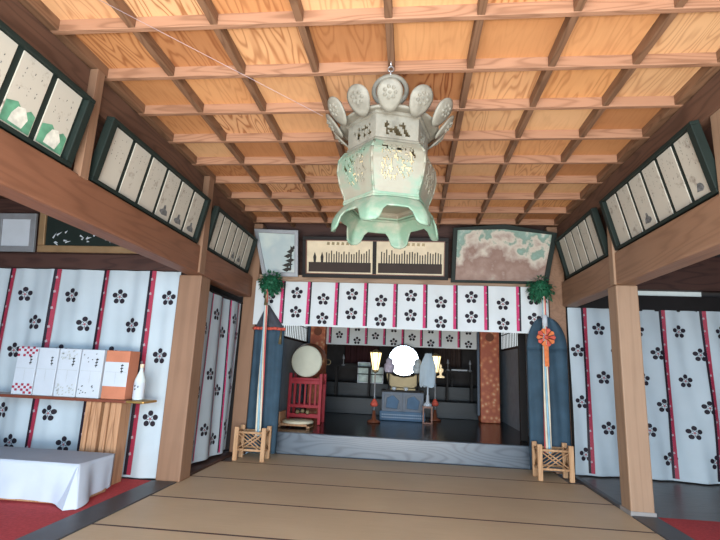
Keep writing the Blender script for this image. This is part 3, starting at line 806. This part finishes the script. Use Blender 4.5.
# ------------------------------------------------------------------ left aisle: table, boxes, covered low table
t = thing('display_table', 'long narrow red-brown table with plank legs in front of the left curtain', 'table', (-4.6, 5.75, 0))
bx('table_top', -6.4, -3.38, 5.60, 5.92, .955, .99, W_SHELF, t, .006)
bx('end_cap', -3.38, -3.15, 5.60, 5.92, .958, .988, GOLDEDGE, t, .012)['label'] = 'brass coloured rounded end'
for xa, xb_ in ((-3.93, -3.72), (-3.69, -3.46), (-6.0, -5.8)):
    b = BM()
    for k in range(3):
        w = (xb_-xa)/3
        box(b, xa+w*k+.004, xa+w*(k+1)-.004, 5.66+.012*(k % 2), 5.88, 0.008, .953)
    obj('leg', b, W_TABLE, t, .012)
def charm_box(x0, x1, label, kind):
    y0, y1, z0, z1 = 5.64, 5.86, .992, 1.575
    t = thing('paper_wrapped_box', label, 'box', ((x0+x1)/2, (y0+y1)/2, z0), 'tall wrapped boxes on the table')
    bx('box_body', x0, x1, y0, y1, z0, z1, VERMIL if kind == 'orange' else PAPERW, t, .006)
    rnd = random.Random(kind); b = BM(); yf = y0-.002
    def poly(pts, mi): f = b.faces.new([b.verts.new((x0+(x1-x0)*p, yf-.0008*mi, z0+(z1-z0)*q)) for p, q in pts]); f.material_index = mi
    if kind == 'orange': poly([(.0, .26), (1, .26), (1, .76), (0, .76)], 0)
    if kind == 'check':
        for i in range(7):
            for j in range(4):
                for q0 in (.02, .80):
                    if (i+j) % 2 == 0 and rnd.random() < .85: poly([(i/7+.01, q0+j*.055), ((i+1)/7-.01, q0+j*.055), ((i+1)/7-.01, q0+j*.055+.05), (i/7+.01, q0+j*.055+.05)], 1)
    if kind == 'floral':
        for k in range(46):
            p, q = rnd.uniform(.05, .9), rnd.choice([rnd.uniform(.02, .24), rnd.uniform(.76, .95)])
            poly([(p, q), (p+.06, q+.01), (p+.07, q+.035), (p+.01, q+.03)], 2)
    if kind == 'dots':
        for k in range(16):
            p, q = rnd.uniform(.05, .9), rnd.choice([rnd.uniform(.05, .24), rnd.uniform(.7, .95)])
            poly([(p, q), (p+.05, q+.005), (p+.055, q+.025), (p+.01, q+.02)], 3)
    # brushed title, faint rule and folds
    q = .80 if kind != 'orange' else .70
    for k in range(3):
        p = .66+rnd.uniform(-.02, .02)
        poly([(p, q), (p+.12, q+.012), (p+.13, q-.01), (p+.02, q-.02)], 3); poly([(p+.05, q+.02), (p+.08, q+.02), (p+.07, q-.045), (p+.04, q-.045)], 3); q -= .062
    poly([(.05, .55), (.95, .55), (.95, .555), (.05, .555)], 2)
    poly([(.495, .3), (.505, .3), (.505, .55), (.495, .55)], 2)
    obj('printed_front', b, [PAPERW, RIBR, plain('soft grey print '+kind, (.36, .38, .36, 1), .7), INK], t, recalc=False)
charm_box(-4.93, -4.655, 'white box with red checked pattern, leftmost of the row on the table', 'check')
charm_box(-4.64, -4.375, 'plain white box beside the red checked one on the table', 'plain')
charm_box(-4.36, -4.075, 'white box with grey floral pattern, middle of the row on the table', 'floral')
charm_box(-4.06, -3.765, 'white box with scattered dark marks, next to the orange one', 'dots')
charm_box(-3.735, -3.425, 'orange box with a white band, rightmost of the row on the table', 'orange')
t = thing('white_bottle', 'small white bottle with wrapped label right of the orange box', 'bottle', (-3.35, 5.76, .99))
b = BM(); lathe(b, [(.062, .992), (.066, 1.0), (.066, 1.22), (.058, 1.25), (.022, 1.34), (.02, 1.38)], 20, (-3.32, 5.76, 0)); obj('bottle_body', b, plain('milky glass', (.55, .62, .62, 1), .25), t)
b = BM(); lathe(b, [(.024, 1.38), (.024, 1.42), (.018, 1.425)], 14, (-3.32, 5.76, 0)); obj('cap', b, PAPER, t)
b = BM(); lathe(b, [(.068, 1.01), (.068, 1.20)], 20, (-3.32, 5.76, 0), cap=False)
for (p, q) in ((-.02, 1.16), (-.015, 1.12), (.02, 1.15)):
    f = b.faces.new([b.verts.new((-3.32+p+dx, 5.76-.071, q+dz)) for dx, dz in ((-.008, -.012), (.008, -.008), (.006, .012), (-.006, .01))]); f.material_index = 1
obj('label', b, [PAPERW, INK], t, recalc=False)
# low table under a white cloth
t = thing('covered_low_table', 'low table under a white cloth hanging to the red carpet at the left', 'table', (-5.0, 5.2, 0))
tx0, tx1, ty0, ty1, tz = -6.6, -3.34, 4.85, 5.46, .41
bx('table_frame', tx0+.03, tx1-.03, ty0+.03, ty1-.03, .008, tz-.015, W_TABLE, t)
b = BM()
# top
g = []
per = []
N1, N2 = 90, 20
for i in range(N1+1): per.append((tx0+(tx1-tx0)*i/N1, ty0, 0, -1))
for i in range(1, N2+1): per.append((tx1, ty0+(ty1-ty0)*i/N2, 1, 0))
for i in range(1, N1+1): per.append((tx1-(tx1-tx0)*i/N1, ty1, 0, 1))
for i in range(1, N2): per.append((tx0, ty1-(ty1-ty0)*i/N2, -1, 0))
n = len(per); rings = []
for j in range(9):
    v = j/8; ring = []
    for i, (x, y, nx, ny) in enumerate(per):
        # corner folds flare outwards
        dc = math.hypot(x-tx1, y-ty0)
        cor = math.exp(-(dc/.14)**2)
        fx, fy = nx, ny
        if cor > .02: fx, fy = nx*(1-cor)+.8*cor, ny*(1-cor)-.8*cor
        off = .006+v*(.015+.03*cor*3.6+.012*math.sin(i*.55)+.02*math.sin(i*.21+1))+.045*v*math.sin(dc*20)*math.exp(-dc*4)*(1-cor)
        off = max(.004, off)
        z = tz-(tz-.03)*v-.02*cor*v+(.02*v*(math.sin(x*3+2)*.35+.3) if ny < 0 and cor < .1 else 0)+(.04*v*((y-ty0)/(ty1-ty0)) if nx > 0 else 0)
        ring.append(b.verts.new((x+fx*off, y+fy*off, max(.014, z))))
    rings.append(ring)
b.faces.new(rings[0])
for j in range(8):
    for i in range(n):
        f = b.faces.new((rings[j][i], rings[j+1][i], rings[j+1][(i+1) % n], rings[j][(i+1) % n])); f.smooth = True
obj('cloth', b, CLOTHB, t)['label'] = 'white draped cloth'
b = BM()
P_ = [(tx1-.01, ty0-.012, tz-.03), (tx1-.13, ty0-.06, .02), (tx1+.02, ty0-.17, .014), (tx1+.10, ty0-.10, .014), (tx1+.012, ty0-.02, tz-.02)]
V_ = [b.verts.new(p) for p in P_]
b.faces.new((V_[0], V_[1], V_[2])); b.faces.new((V_[0], V_[2], V_[4])); b.faces.new((V_[4], V_[2], V_[3]))
obj('corner_fold', b, CLOTHB, t, solid=.006)

# ------------------------------------------------------------------ inner room
struct(bx('wall_inner_left', -2.75, -2.6, 8.5, 15, .1, 3.2, GREYWALL, bevel=0))
struct(bx('wall_inner_right', 2.28, 2.45, 8.5, 15, .1, 3.2, GREYWALL, bevel=0))
struct(bx('wall_inner_back', -2.75, 2.45, 14.6, 14.8, .1, 3.2, PLASTER, bevel=0))
struct(bx('ceiling_inner', -2.75, 2.45, 8.42, 15, 3.0, 3.07, W_DARK, bevel=0))
for (n_, X, d, y0, y1, z0, z1) in (('window_2', -2.6, 1, 9.6, 11.9, 2.05, 2.75), ('window_3', 2.28, -1, 10.0, 12.2, 2.05, 2.75)):
    w = struct(bx(n_, *sorted((X, X+d*.01)), y0, y1, z0, z1, WIN, None, 0))
    b = BM(); xs = sorted((X+d*.01, X+d*.02))
    y = y0
    while y <= y1+.001:
        box(b, xs[0], xs[1], y-.012, y+.012, z0, z1); y += .17
    box(b, xs[0], xs[1], y0, y1, z0-.03, z0+.02); box(b, xs[0], xs[1], y0, y1, (z0+z1)/2-.01, (z0+z1)/2+.01)
    obj('lattice', b, BLACK, w)
struct(bx('trim_5', 1.97, 2.09, 8.95, 9.05, .35, 3.0, BLACK))
struct(bx('trim_6', -2.6, -2.5, 8.55, 8.68, .35, 3.0, BLACK))
def pillar(label, x0, x1):
    t = thing('brocade_pillar', label, 'pillar', ((x0+x1)/2, 11.85, .35), 'brocade wrapped pillars')
    bx('shaft', x0, x1, 11.7, 12.1, .35, 3.0, BROCADE, t, .02)
    b = BM(); lathe(b, [(.10, 0), (.10, .012)], 20, ((x0+x1)/2, 11.688, 2.32), axis='Y'); obj('round_crest', b, DRUMB, t)
    bx('side_band', x0-.07, x0-.01, 11.75, 11.8, .5, 2.6, BLUEG, t)
pillar('orange brocade pillar with dark round crest at the right of the inner room', 1.68, 2.12)
pillar('orange brocade pillar at the left of the inner room, behind the drum', -2.45, -2.08)
# stepped platform beyond
tag(bx('platform_step', -2.59, 2.27, 12.3, 13.1, .346, .74, W_PLAT, bevel=.01), 'lower dark platform step behind the mirror desk', 'step', 'platform steps')
tag(bx('platform_step', -2.59, 2.27, 13.101, 14.59, .346, 1.08, W_PLAT, bevel=.01), 'upper dark platform step at the very back', 'step', 'platform steps')
def altar_table(label, x0, x1, y0, y1, z0, z1):
    t = thing('offering_table', label, 'table', ((x0+x1)/2, (y0+y1)/2, z0), 'black offering tables')
    bx('table_top', x0, x1, y0, y1, z1-.04, z1, BLACK, t)
    for x in (x0+.04, x1-.04):
        for y in (y0+.04, y1-.04): bx('leg', x-.025, x+.025, y-.025, y+.025, z0, z1-.04, BLACK, t)
    
altar_table('black offering table at the back left of the inner room', -1.95, -1.0, 12.7, 13.0, .74, 1.52)
altar_table('black offering table at the back right of the inner room', .95, 1.65, 12.7, 13.0, .74, 1.5)
altar_table('low black offering table between mirror and right pillar', .45, 1.2, 13.3, 13.6, 1.08, 1.3)
t = thing('gilded_ornament', 'small gleaming gilded ornament on the low table right of the white streamers', 'ornament', (.85, 13.4, 1.3))
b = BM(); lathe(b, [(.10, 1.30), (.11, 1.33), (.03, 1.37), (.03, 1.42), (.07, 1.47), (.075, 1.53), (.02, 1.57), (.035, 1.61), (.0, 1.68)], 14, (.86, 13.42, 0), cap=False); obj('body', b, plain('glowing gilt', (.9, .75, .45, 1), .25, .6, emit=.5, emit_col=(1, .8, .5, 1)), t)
for k, (x, lab_) in enumerate(((-1.22, 'pale glass case with green glints left of the tall lamp'), (-.86, 'pale glass case partly behind the tall lamp'))):
    t = thing('glass_case', lab_, 'case', (x, 13.3, 1.08), 'pale cases on the platform')
    bx('case_body', x-.16, x+.16, 13.2, 13.5, 1.09, 1.62 if k == 0 else 1.5, plain('pale green glass %d' % k, (.32, .42, .38, 1), .25, var=.5, vscale=5), t, .03)
    b = BM(); fr(b, x-.17, x+.17, 1.08, 1.63 if k == 0 else 1.51, .02, 13.18, 13.2, Matrix.Identity(4)); obj('case_frame', b, SILVER, t)
    b = BM(); box(b, x-.17, x+.17, 13.178, 13.2, 1.30, 1.33); obj('case_rail', b, FRAMEG, t)
for (x, y, z) in ((-1.75, 12.85, 1.521), (1.01, 12.85, 1.501), (1.58, 12.85, 1.501)):
    b = BM(); lathe(b, [(.05, 0), (.05, .02), (.012, .04), (.012, .16), (.035, .18), (.03, .22), (0.002, .30)], 12, (x, y, z), cap=False)
    tag(obj('candle_stand', b, SILVER), {-1.75: 'small pale candle stand on the back left black table', 1.01: 'small pale candle stand at the left end of the back right table', 1.58: 'small pale candle stand at the right end of the back right table'}[x], 'candle stand', 'candle stands')
tag(bx('silver_tray', 1.1, 1.5, 12.75, 12.95, 1.505, 1.54, PAPERW), 'thin pale tray on the black table at the back right', 'tray')
# dark red hanging textile behind
def wt(u, v): return .03*math.sin(u*16)
for i, (x0, x1, c_) in enumerate(((-1.9, -.9, (.05, .018, .02, 1)), (.7, 1.5, (.06, .04, .035, 1)))):
    b = BM(); g = []
    for j in range(9): g.append([b.verts.new((x0+(x1-x0)*k/40, 14.2-.04*math.sin(k*.9), 2.9-1.3*j/8)) for k in range(41)])
    for j in range(8):
        for k in range(40):
            f = b.faces.new((g[j][k], g[j][k+1], g[j+1][k+1], g[j+1][k])); f.smooth = True
    tag(obj('sanctuary_curtain', b, plain('sanctuary cloth %d' % i, c_, .8), solid=.01), ('dark red gathered curtain at the back left of the sanctuary', 'dim brown gathered curtain at the back right of the sanctuary')[i], 'curtain', 'sanctuary curtains')

# mirror desk
t = thing('mirror_desk', 'blue grey lacquered desk with brocade base carrying the round mirror', 'desk', (-.13, 11.4, .35))
x0, x1, y0, y1 = -.60, .34, 11.2, 11.75
b = BM(); box(b, x0+.02, x1-.02, y0+.03, y1, .55, .97); obj('cabinet', b, BLUEG, t, .006)
bx('desk_top', x0-.02, x1+.02, y0-.03, y1, .97, 1.01, BLACK, t, .008)
bx('brocade_base', x0-.04, x1+.04, y0-.04, y1, .35, .55, BLUEP, t, .01)
b = BM()
for k in range(22):
    x = x0+(x1-x0)*(k+.5)/22
    for z in (.42, .48): tube(b, (x, y0-.045, z), (x, y0-.055, z), .012, n=6)
obj('brocade_studs', b, PAPERW, t)
b = BM(); fr(b, x0, (x0+x1)/2-.01, .55, .97, .05, y0-.01, y0+.03, Matrix.Identity(4)); fr(b, (x0+x1)/2+.01, x1, .55, .97, .05, y0-.01, y0+.03, Matrix.Identity(4)); obj('front_frames', b, plain('pale blue lacquer edge', (.075, .10, .14, 1), .4), t)
for xx in (-.37, .10): 
    b = BM(); prism(b, [(xx-.14, .62), (xx+.12, .60), (xx+.16, .78), (xx+.02, .90), (xx-.12, .84)], y0+.01, y0+.03); obj('carved_panel', b, BLUEP, t, .01)
t = thing('round_mirror', 'brightly shining round mirror on a gilt stand at the centre of the inner room', 'mirror', (-.13, 11.45, 1.01))
b = BM(); lathe(b, [(.355, .03), (.37, .02), (.37, 0), (.345, -.008)], 48, (-.13, 11.40, 1.69), axis='Y', smooth=False); obj('mirror_disc', b, MIRROR, t, recalc=True)
b = BM(); prism(b, [(-.40, 1.06), (.12, 1.06), (.20, 1.12), (.26, 1.28), (.30, 1.42), (.18, 1.40), (.10, 1.34), (-.13, 1.30), (-.36, 1.34), (-.44, 1.40), (-.54, 1.42), (-.52, 1.28), (-.46, 1.12)], 11.44, 11.52); obj('cloud_stand', b, GOLDB, t, .015)
bx('stand_foot', -.42, .16, 11.36, 11.58, 1.01, 1.06, GOLDB, t)
for x, lab_ in ((-.46, 'small pale figure on a black stand left of the mirror'), (.20, 'small grey figure on a black stand right of the mirror')):
    t = thing('shrine_figure', lab_, 'figure', (x, 11.3, 1.01), 'figures flanking the mirror')
    b = BM(); box(b, x-.05, x+.05, 11.21, 11.30, 1.011, 1.03); tube(b, (x, 11.26, 1.03), (x, 11.26, 1.38), .015); box(b, x-.09, x+.09, 11.19, 11.33, 1.38, 1.41); obj('stand', b, BLACK, t)
    b = BM(); lathe(b, [(.09, 1.41), (.12, 1.48), (.115, 1.58), (.07, 1.62), (.08, 1.68), (.04, 1.73), (.001, 1.74)], 12, (x, 11.255, 0), cap=False); obj('figure_body', b, plain('pale lilac cloth %.1f' % x, (.38, .34, .42, 1) if x < 0 else (.36, .40, .42, 1), .7, var=.3, vscale=14), t)
for x in (-.33, -.06):
    b = BM(); lathe(b, [(.03, 0), (.045, .03), (.05, .07), (.045, .07), (.03, .02)], 16, (x, 11.22, 1.011)); tag(obj('offering_cup', b, PAPERW), 'small white cup at the left front of the mirror desk' if x < -.2 else 'small white cup at the centre front of the mirror desk', 'cup', 'cups on the mirror desk')
# tall lamps
def lamp(label, x, y):
    t = thing('standing_lantern', label, 'lamp', (x, y, .35), 'tall standing lanterns')
    b = BM(); lathe(b, [(.06, 1.45), (.125, 1.82)], 6, (x, y, 0), smooth=False); sh_ = obj('paper_shade', b, LAMPG, t)
    b = BM()
    for k in range(6):
        a = k*PI/3; tube(b, (x+.063*math.cos(a), y+.063*math.sin(a), 1.44), (x+.13*math.cos(a), y+.13*math.sin(a), 1.83), .007, n=5)
        a2 = a+PI/3
        for r, z in ((.063, 1.44), (.13, 1.83)): tube(b, (x+r*math.cos(a), y+r*math.sin(a), z), (x+r*math.cos(a2), y+r*math.sin(a2), z), .008, n=5)
    lathe(b, [(.13, 1.83), (.06, 1.87), (.01, 1.90)], 6, (x, y, 0), smooth=False)
    lathe(b, [(.01, 1.38), (.06, 1.41), (.065, 1.44)], 6, (x, y, 0), smooth=False)
    obj('shade_frame', b, GOLDB, sh_)
    b = BM(); tube(b, (x, y, .42), (x, y, 1.40), .014); obj('pole', b, SILVER, t)
    b = BM(); lathe(b, [(.06, .68), (.09, .72), (.06, .78), (.02, .84)], 10, (x, y, 0)); obj('red_collar', b, REDTAPE, t)
    b = BM(); lathe(b, [(.14, .35), (.14, .38), (.05, .42), (.03, .6)], 12, (x, y, 0)); obj('base', b, DRUMB, t)
    L = bpy.data.lights.new('lamp_glow', 'POINT'); L.energy = 3; L.color = (1, .72, .4); L.shadow_soft_size = .12
    lo = bpy.data.objects.new('lamp_glow', L); COL.objects.link(lo); lo.location = (x, y-.22, 1.65)
lamp('tall glowing lantern on a thin pole left of the mirror desk', -.73, 10.6)
lamp('tall glowing lantern mostly hidden behind the white streamers', .62, 11.6)
# paper streamer wand
t = thing('streamer_wand', 'bundle of white paper streamers on a stand right of the mirror', 'wand', (.42, 10.9, .35))
b = BM(); n = 18; g = []
for j in range(15):
    v = j/14; w = .07+.10*min(1, v*2.6) if v < .4 else .17-.0*v
    z = 1.84-.70*v; row = []
    for i in range(n):
        a = 2*PI*i/n; rr = w*(1+.10*math.cos(a*5+j*.3)); row.append(b.verts.new((.42+rr*math.cos(a), 10.9+rr*.5*math.sin(a), z-(.03*math.sin(a*4) if j in (0, 14) else 0))))
    g.append(row)
for j in range(14):
    for i in range(n): b.faces.new((g[j][i], g[j][(i+1) % n], g[j+1][(i+1) % n], g[j+1][i]))
b.faces.new(g[0]); b.faces.new(list(reversed(g[-1])))
obj('paper_streamers', b, plain('cool white streamer paper', (.42, .50, .56, 1), .8, var=.06), t)
b = BM(); tube(b, (.42, 10.9, .76), (.42, 10.9, 1.16), .02); lathe(b, [(.09, .72), (.09, .76), (.04, .80), (.03, .95)], 14, (.42, 10.9, 0)); obj('white_socket', b, PAPERW, t)
b = BM(); box(b, .31, .53, 10.80, 11.0, .35, .38); box(b, .31, .53, 10.80, 11.0, .68, .72)
for sx in (.33, .51):
    for sy in (10.82, 10.98): box(b, sx-.015, sx+.015, sy-.015, sy+.015, .38, .68)
obj('stand', b, DRUMB, t)

# drum on its stand, stool
DX, DY, DZ = -2.06, 9.6, 1.57
t = thing('big_drum', 'large round drum with pale skin, face turned to the hall at the left', 'drum', (DX, DY, 1.25))
b = BM(); lathe(b, [(.30, 0), (.325, .05), (.37, .25), (.37, .30), (.325, .50), (.30, .55)], 36, (DX, DY, DZ), axis='Y'); db_ = obj('drum_body', b, DRUMB, t)
b = BM(); lathe(b, [(.001, -.012), (.29, -.012), (.305, 0), (.315, .03)], 36, (DX, DY, DZ), axis='Y', cap=False); obj('drum_skin', b, DRUMH, t, recalc=True)
b = BM()
for k in range(36):
    a = 2*PI*k/36; bmesh.ops.create_icosphere(b, subdivisions=1, radius=.010, matrix=Matrix.Translation((DX+.318*math.cos(a), DY+.035, DZ+.318*math.sin(a))))
obj('rim_studs', b, BLACK, db_)
b = BM(); torus(b, (DX+.40, DY+.27, DZ), .05, .008, 'Y', 16, 6); obj('side_ring', b, GOLDB, db_)
t = thing('drum_stand', 'red slatted wooden stand carrying the large drum', 'stand', (DX, 9.87, .35))
for sx in (-.31, .31):
    for y in (9.66, 10.1): bx('leg', DX+sx-.03, DX+sx+.03, y-.03, y+.03, .35, 1.33, REDW, t)
b = BM(); box(b, DX-.31, DX+.31, 9.64, 9.68, .66, .72); box(b, DX-.31, DX+.31, 9.64, 9.68, 1.12, 1.19); box(b, DX-.31, DX+.31, 10.08, 10.12, .66, .72)
box(b, DX-.33, DX-.29, 9.66, 10.1, 1.12, 1.19); box(b, DX+.29, DX+.33, 9.66, 10.1, 1.12, 1.19); box(b, DX-.31, DX+.31, 9.66, 9.70, 1.19, 1.24)
obj('rails', b, REDW, t, .005)
b = BM()
for k in range(5):
    x = DX-.21+k*.105; box(b, x-.017, x+.017, 9.65, 9.67, .72, 1.12)
obj('slats', b, REDW, t)
b = BM(); 
for k in range(3): lathe(b, [(.03, 0), (.05, .02), (.03, .04)], 10, (DX-.12+k*.10, 9.60, .58+.02*(k % 2)), axis='Y')
obj('gilt_ornament', b, GOLDB, t)
bx('cross_support', DX-.29, DX+.29, 9.63, 9.69, .47, .55, REDW, t)
t = thing('drummer_stool', 'low wooden stool with round cream cushion before the drum stand', 'stool', (-2.1, 9.2, .35))
b = BM(); box(b, -2.42, -2.36, 9.0, 9.4, .35, .62); box(b, -1.86, -1.80, 9.0, 9.4, .35, .42); box(b, -2.42, -1.80, 9.0, 9.4, .38, .42); obj('frame', b, W_TABLE, t, .005)
b = BM(); lathe(b, [(.10, .42), (.29, .425), (.30, .445), (.28, .47), (.1, .48)], 28, (-2.07, 9.2, 0)); obj('cushion', b, plain('cream cushion', (.62, .56, .42, 1), .8), t)

# ------------------------------------------------------------------ outside ground, roof edge, light
struct(bx('floor_outside_ground', -30, 30, -40, -1.6, -1.0, -.9, plain('pale gravel', (.5, .47, .42, 1), .9, var=.1, vscale=20), None, 0))
struct(bx('ceiling_eaves', -7.3, 6.7, -1.35, -1.2, 3.6, 4.4, W_DARKX, None, 0))
w = bpy.data.worlds.new('world'); sc.world = w; w.use_nodes = True; nt = w.node_tree; nt.nodes.clear()
o = nt.nodes.new('ShaderNodeOutputWorld'); bg = nt.nodes.new('ShaderNodeBackground'); nt.links.new(bg.outputs[0], o.inputs[0])
bg.inputs[0].default_value = (.42, .70, 1, 1); bg.inputs[1].default_value = 2.6
def area(name, loc, target, sx, sy, power, col):
    L = bpy.data.lights.new(name, 'AREA'); L.shape = 'RECTANGLE'; L.size = sx; L.size_y = sy; L.energy = power; L.color = col
    o = bpy.data.objects.new(name, L); COL.objects.link(o); o.location = loc
    o.rotation_euler = (Vector(target)-Vector(loc)).to_track_quat('-Z', 'Y').to_euler(); return o
area('entrance_daylight', (-.2, -1.15, 2.0), (-.2, 8, 1.0), 5.2, 3.0, 300, (.74, .88, 1))
area('ground_bounce', (-.2, -1.1, .25), (-.2, 4.0, 4.0), 5.2, 1.6, 560, (1, .90, .76))

cam = bpy.data.cameras.new('camera'); co = bpy.data.objects.new('camera', cam); COL.objects.link(co)
cam.sensor_width = 36; cam.lens = 23.75; cam.clip_start = .05
M = Matrix(((0.99409299, -0.01988891, 0.10669381), (0.10047673, -0.20300401, -0.97400914), (0.04103125, 0.9789759, -0.19980649)))
co.matrix_world = Matrix.Translation((0, 0, 1.5)) @ M.to_4x4()
sc.camera = co
vs = sc.view_settings
vs.view_transform = 'Standard'; vs.look = 'None'; vs.gamma = 1; vs.use_curve_mapping = False; vs.exposure = .6
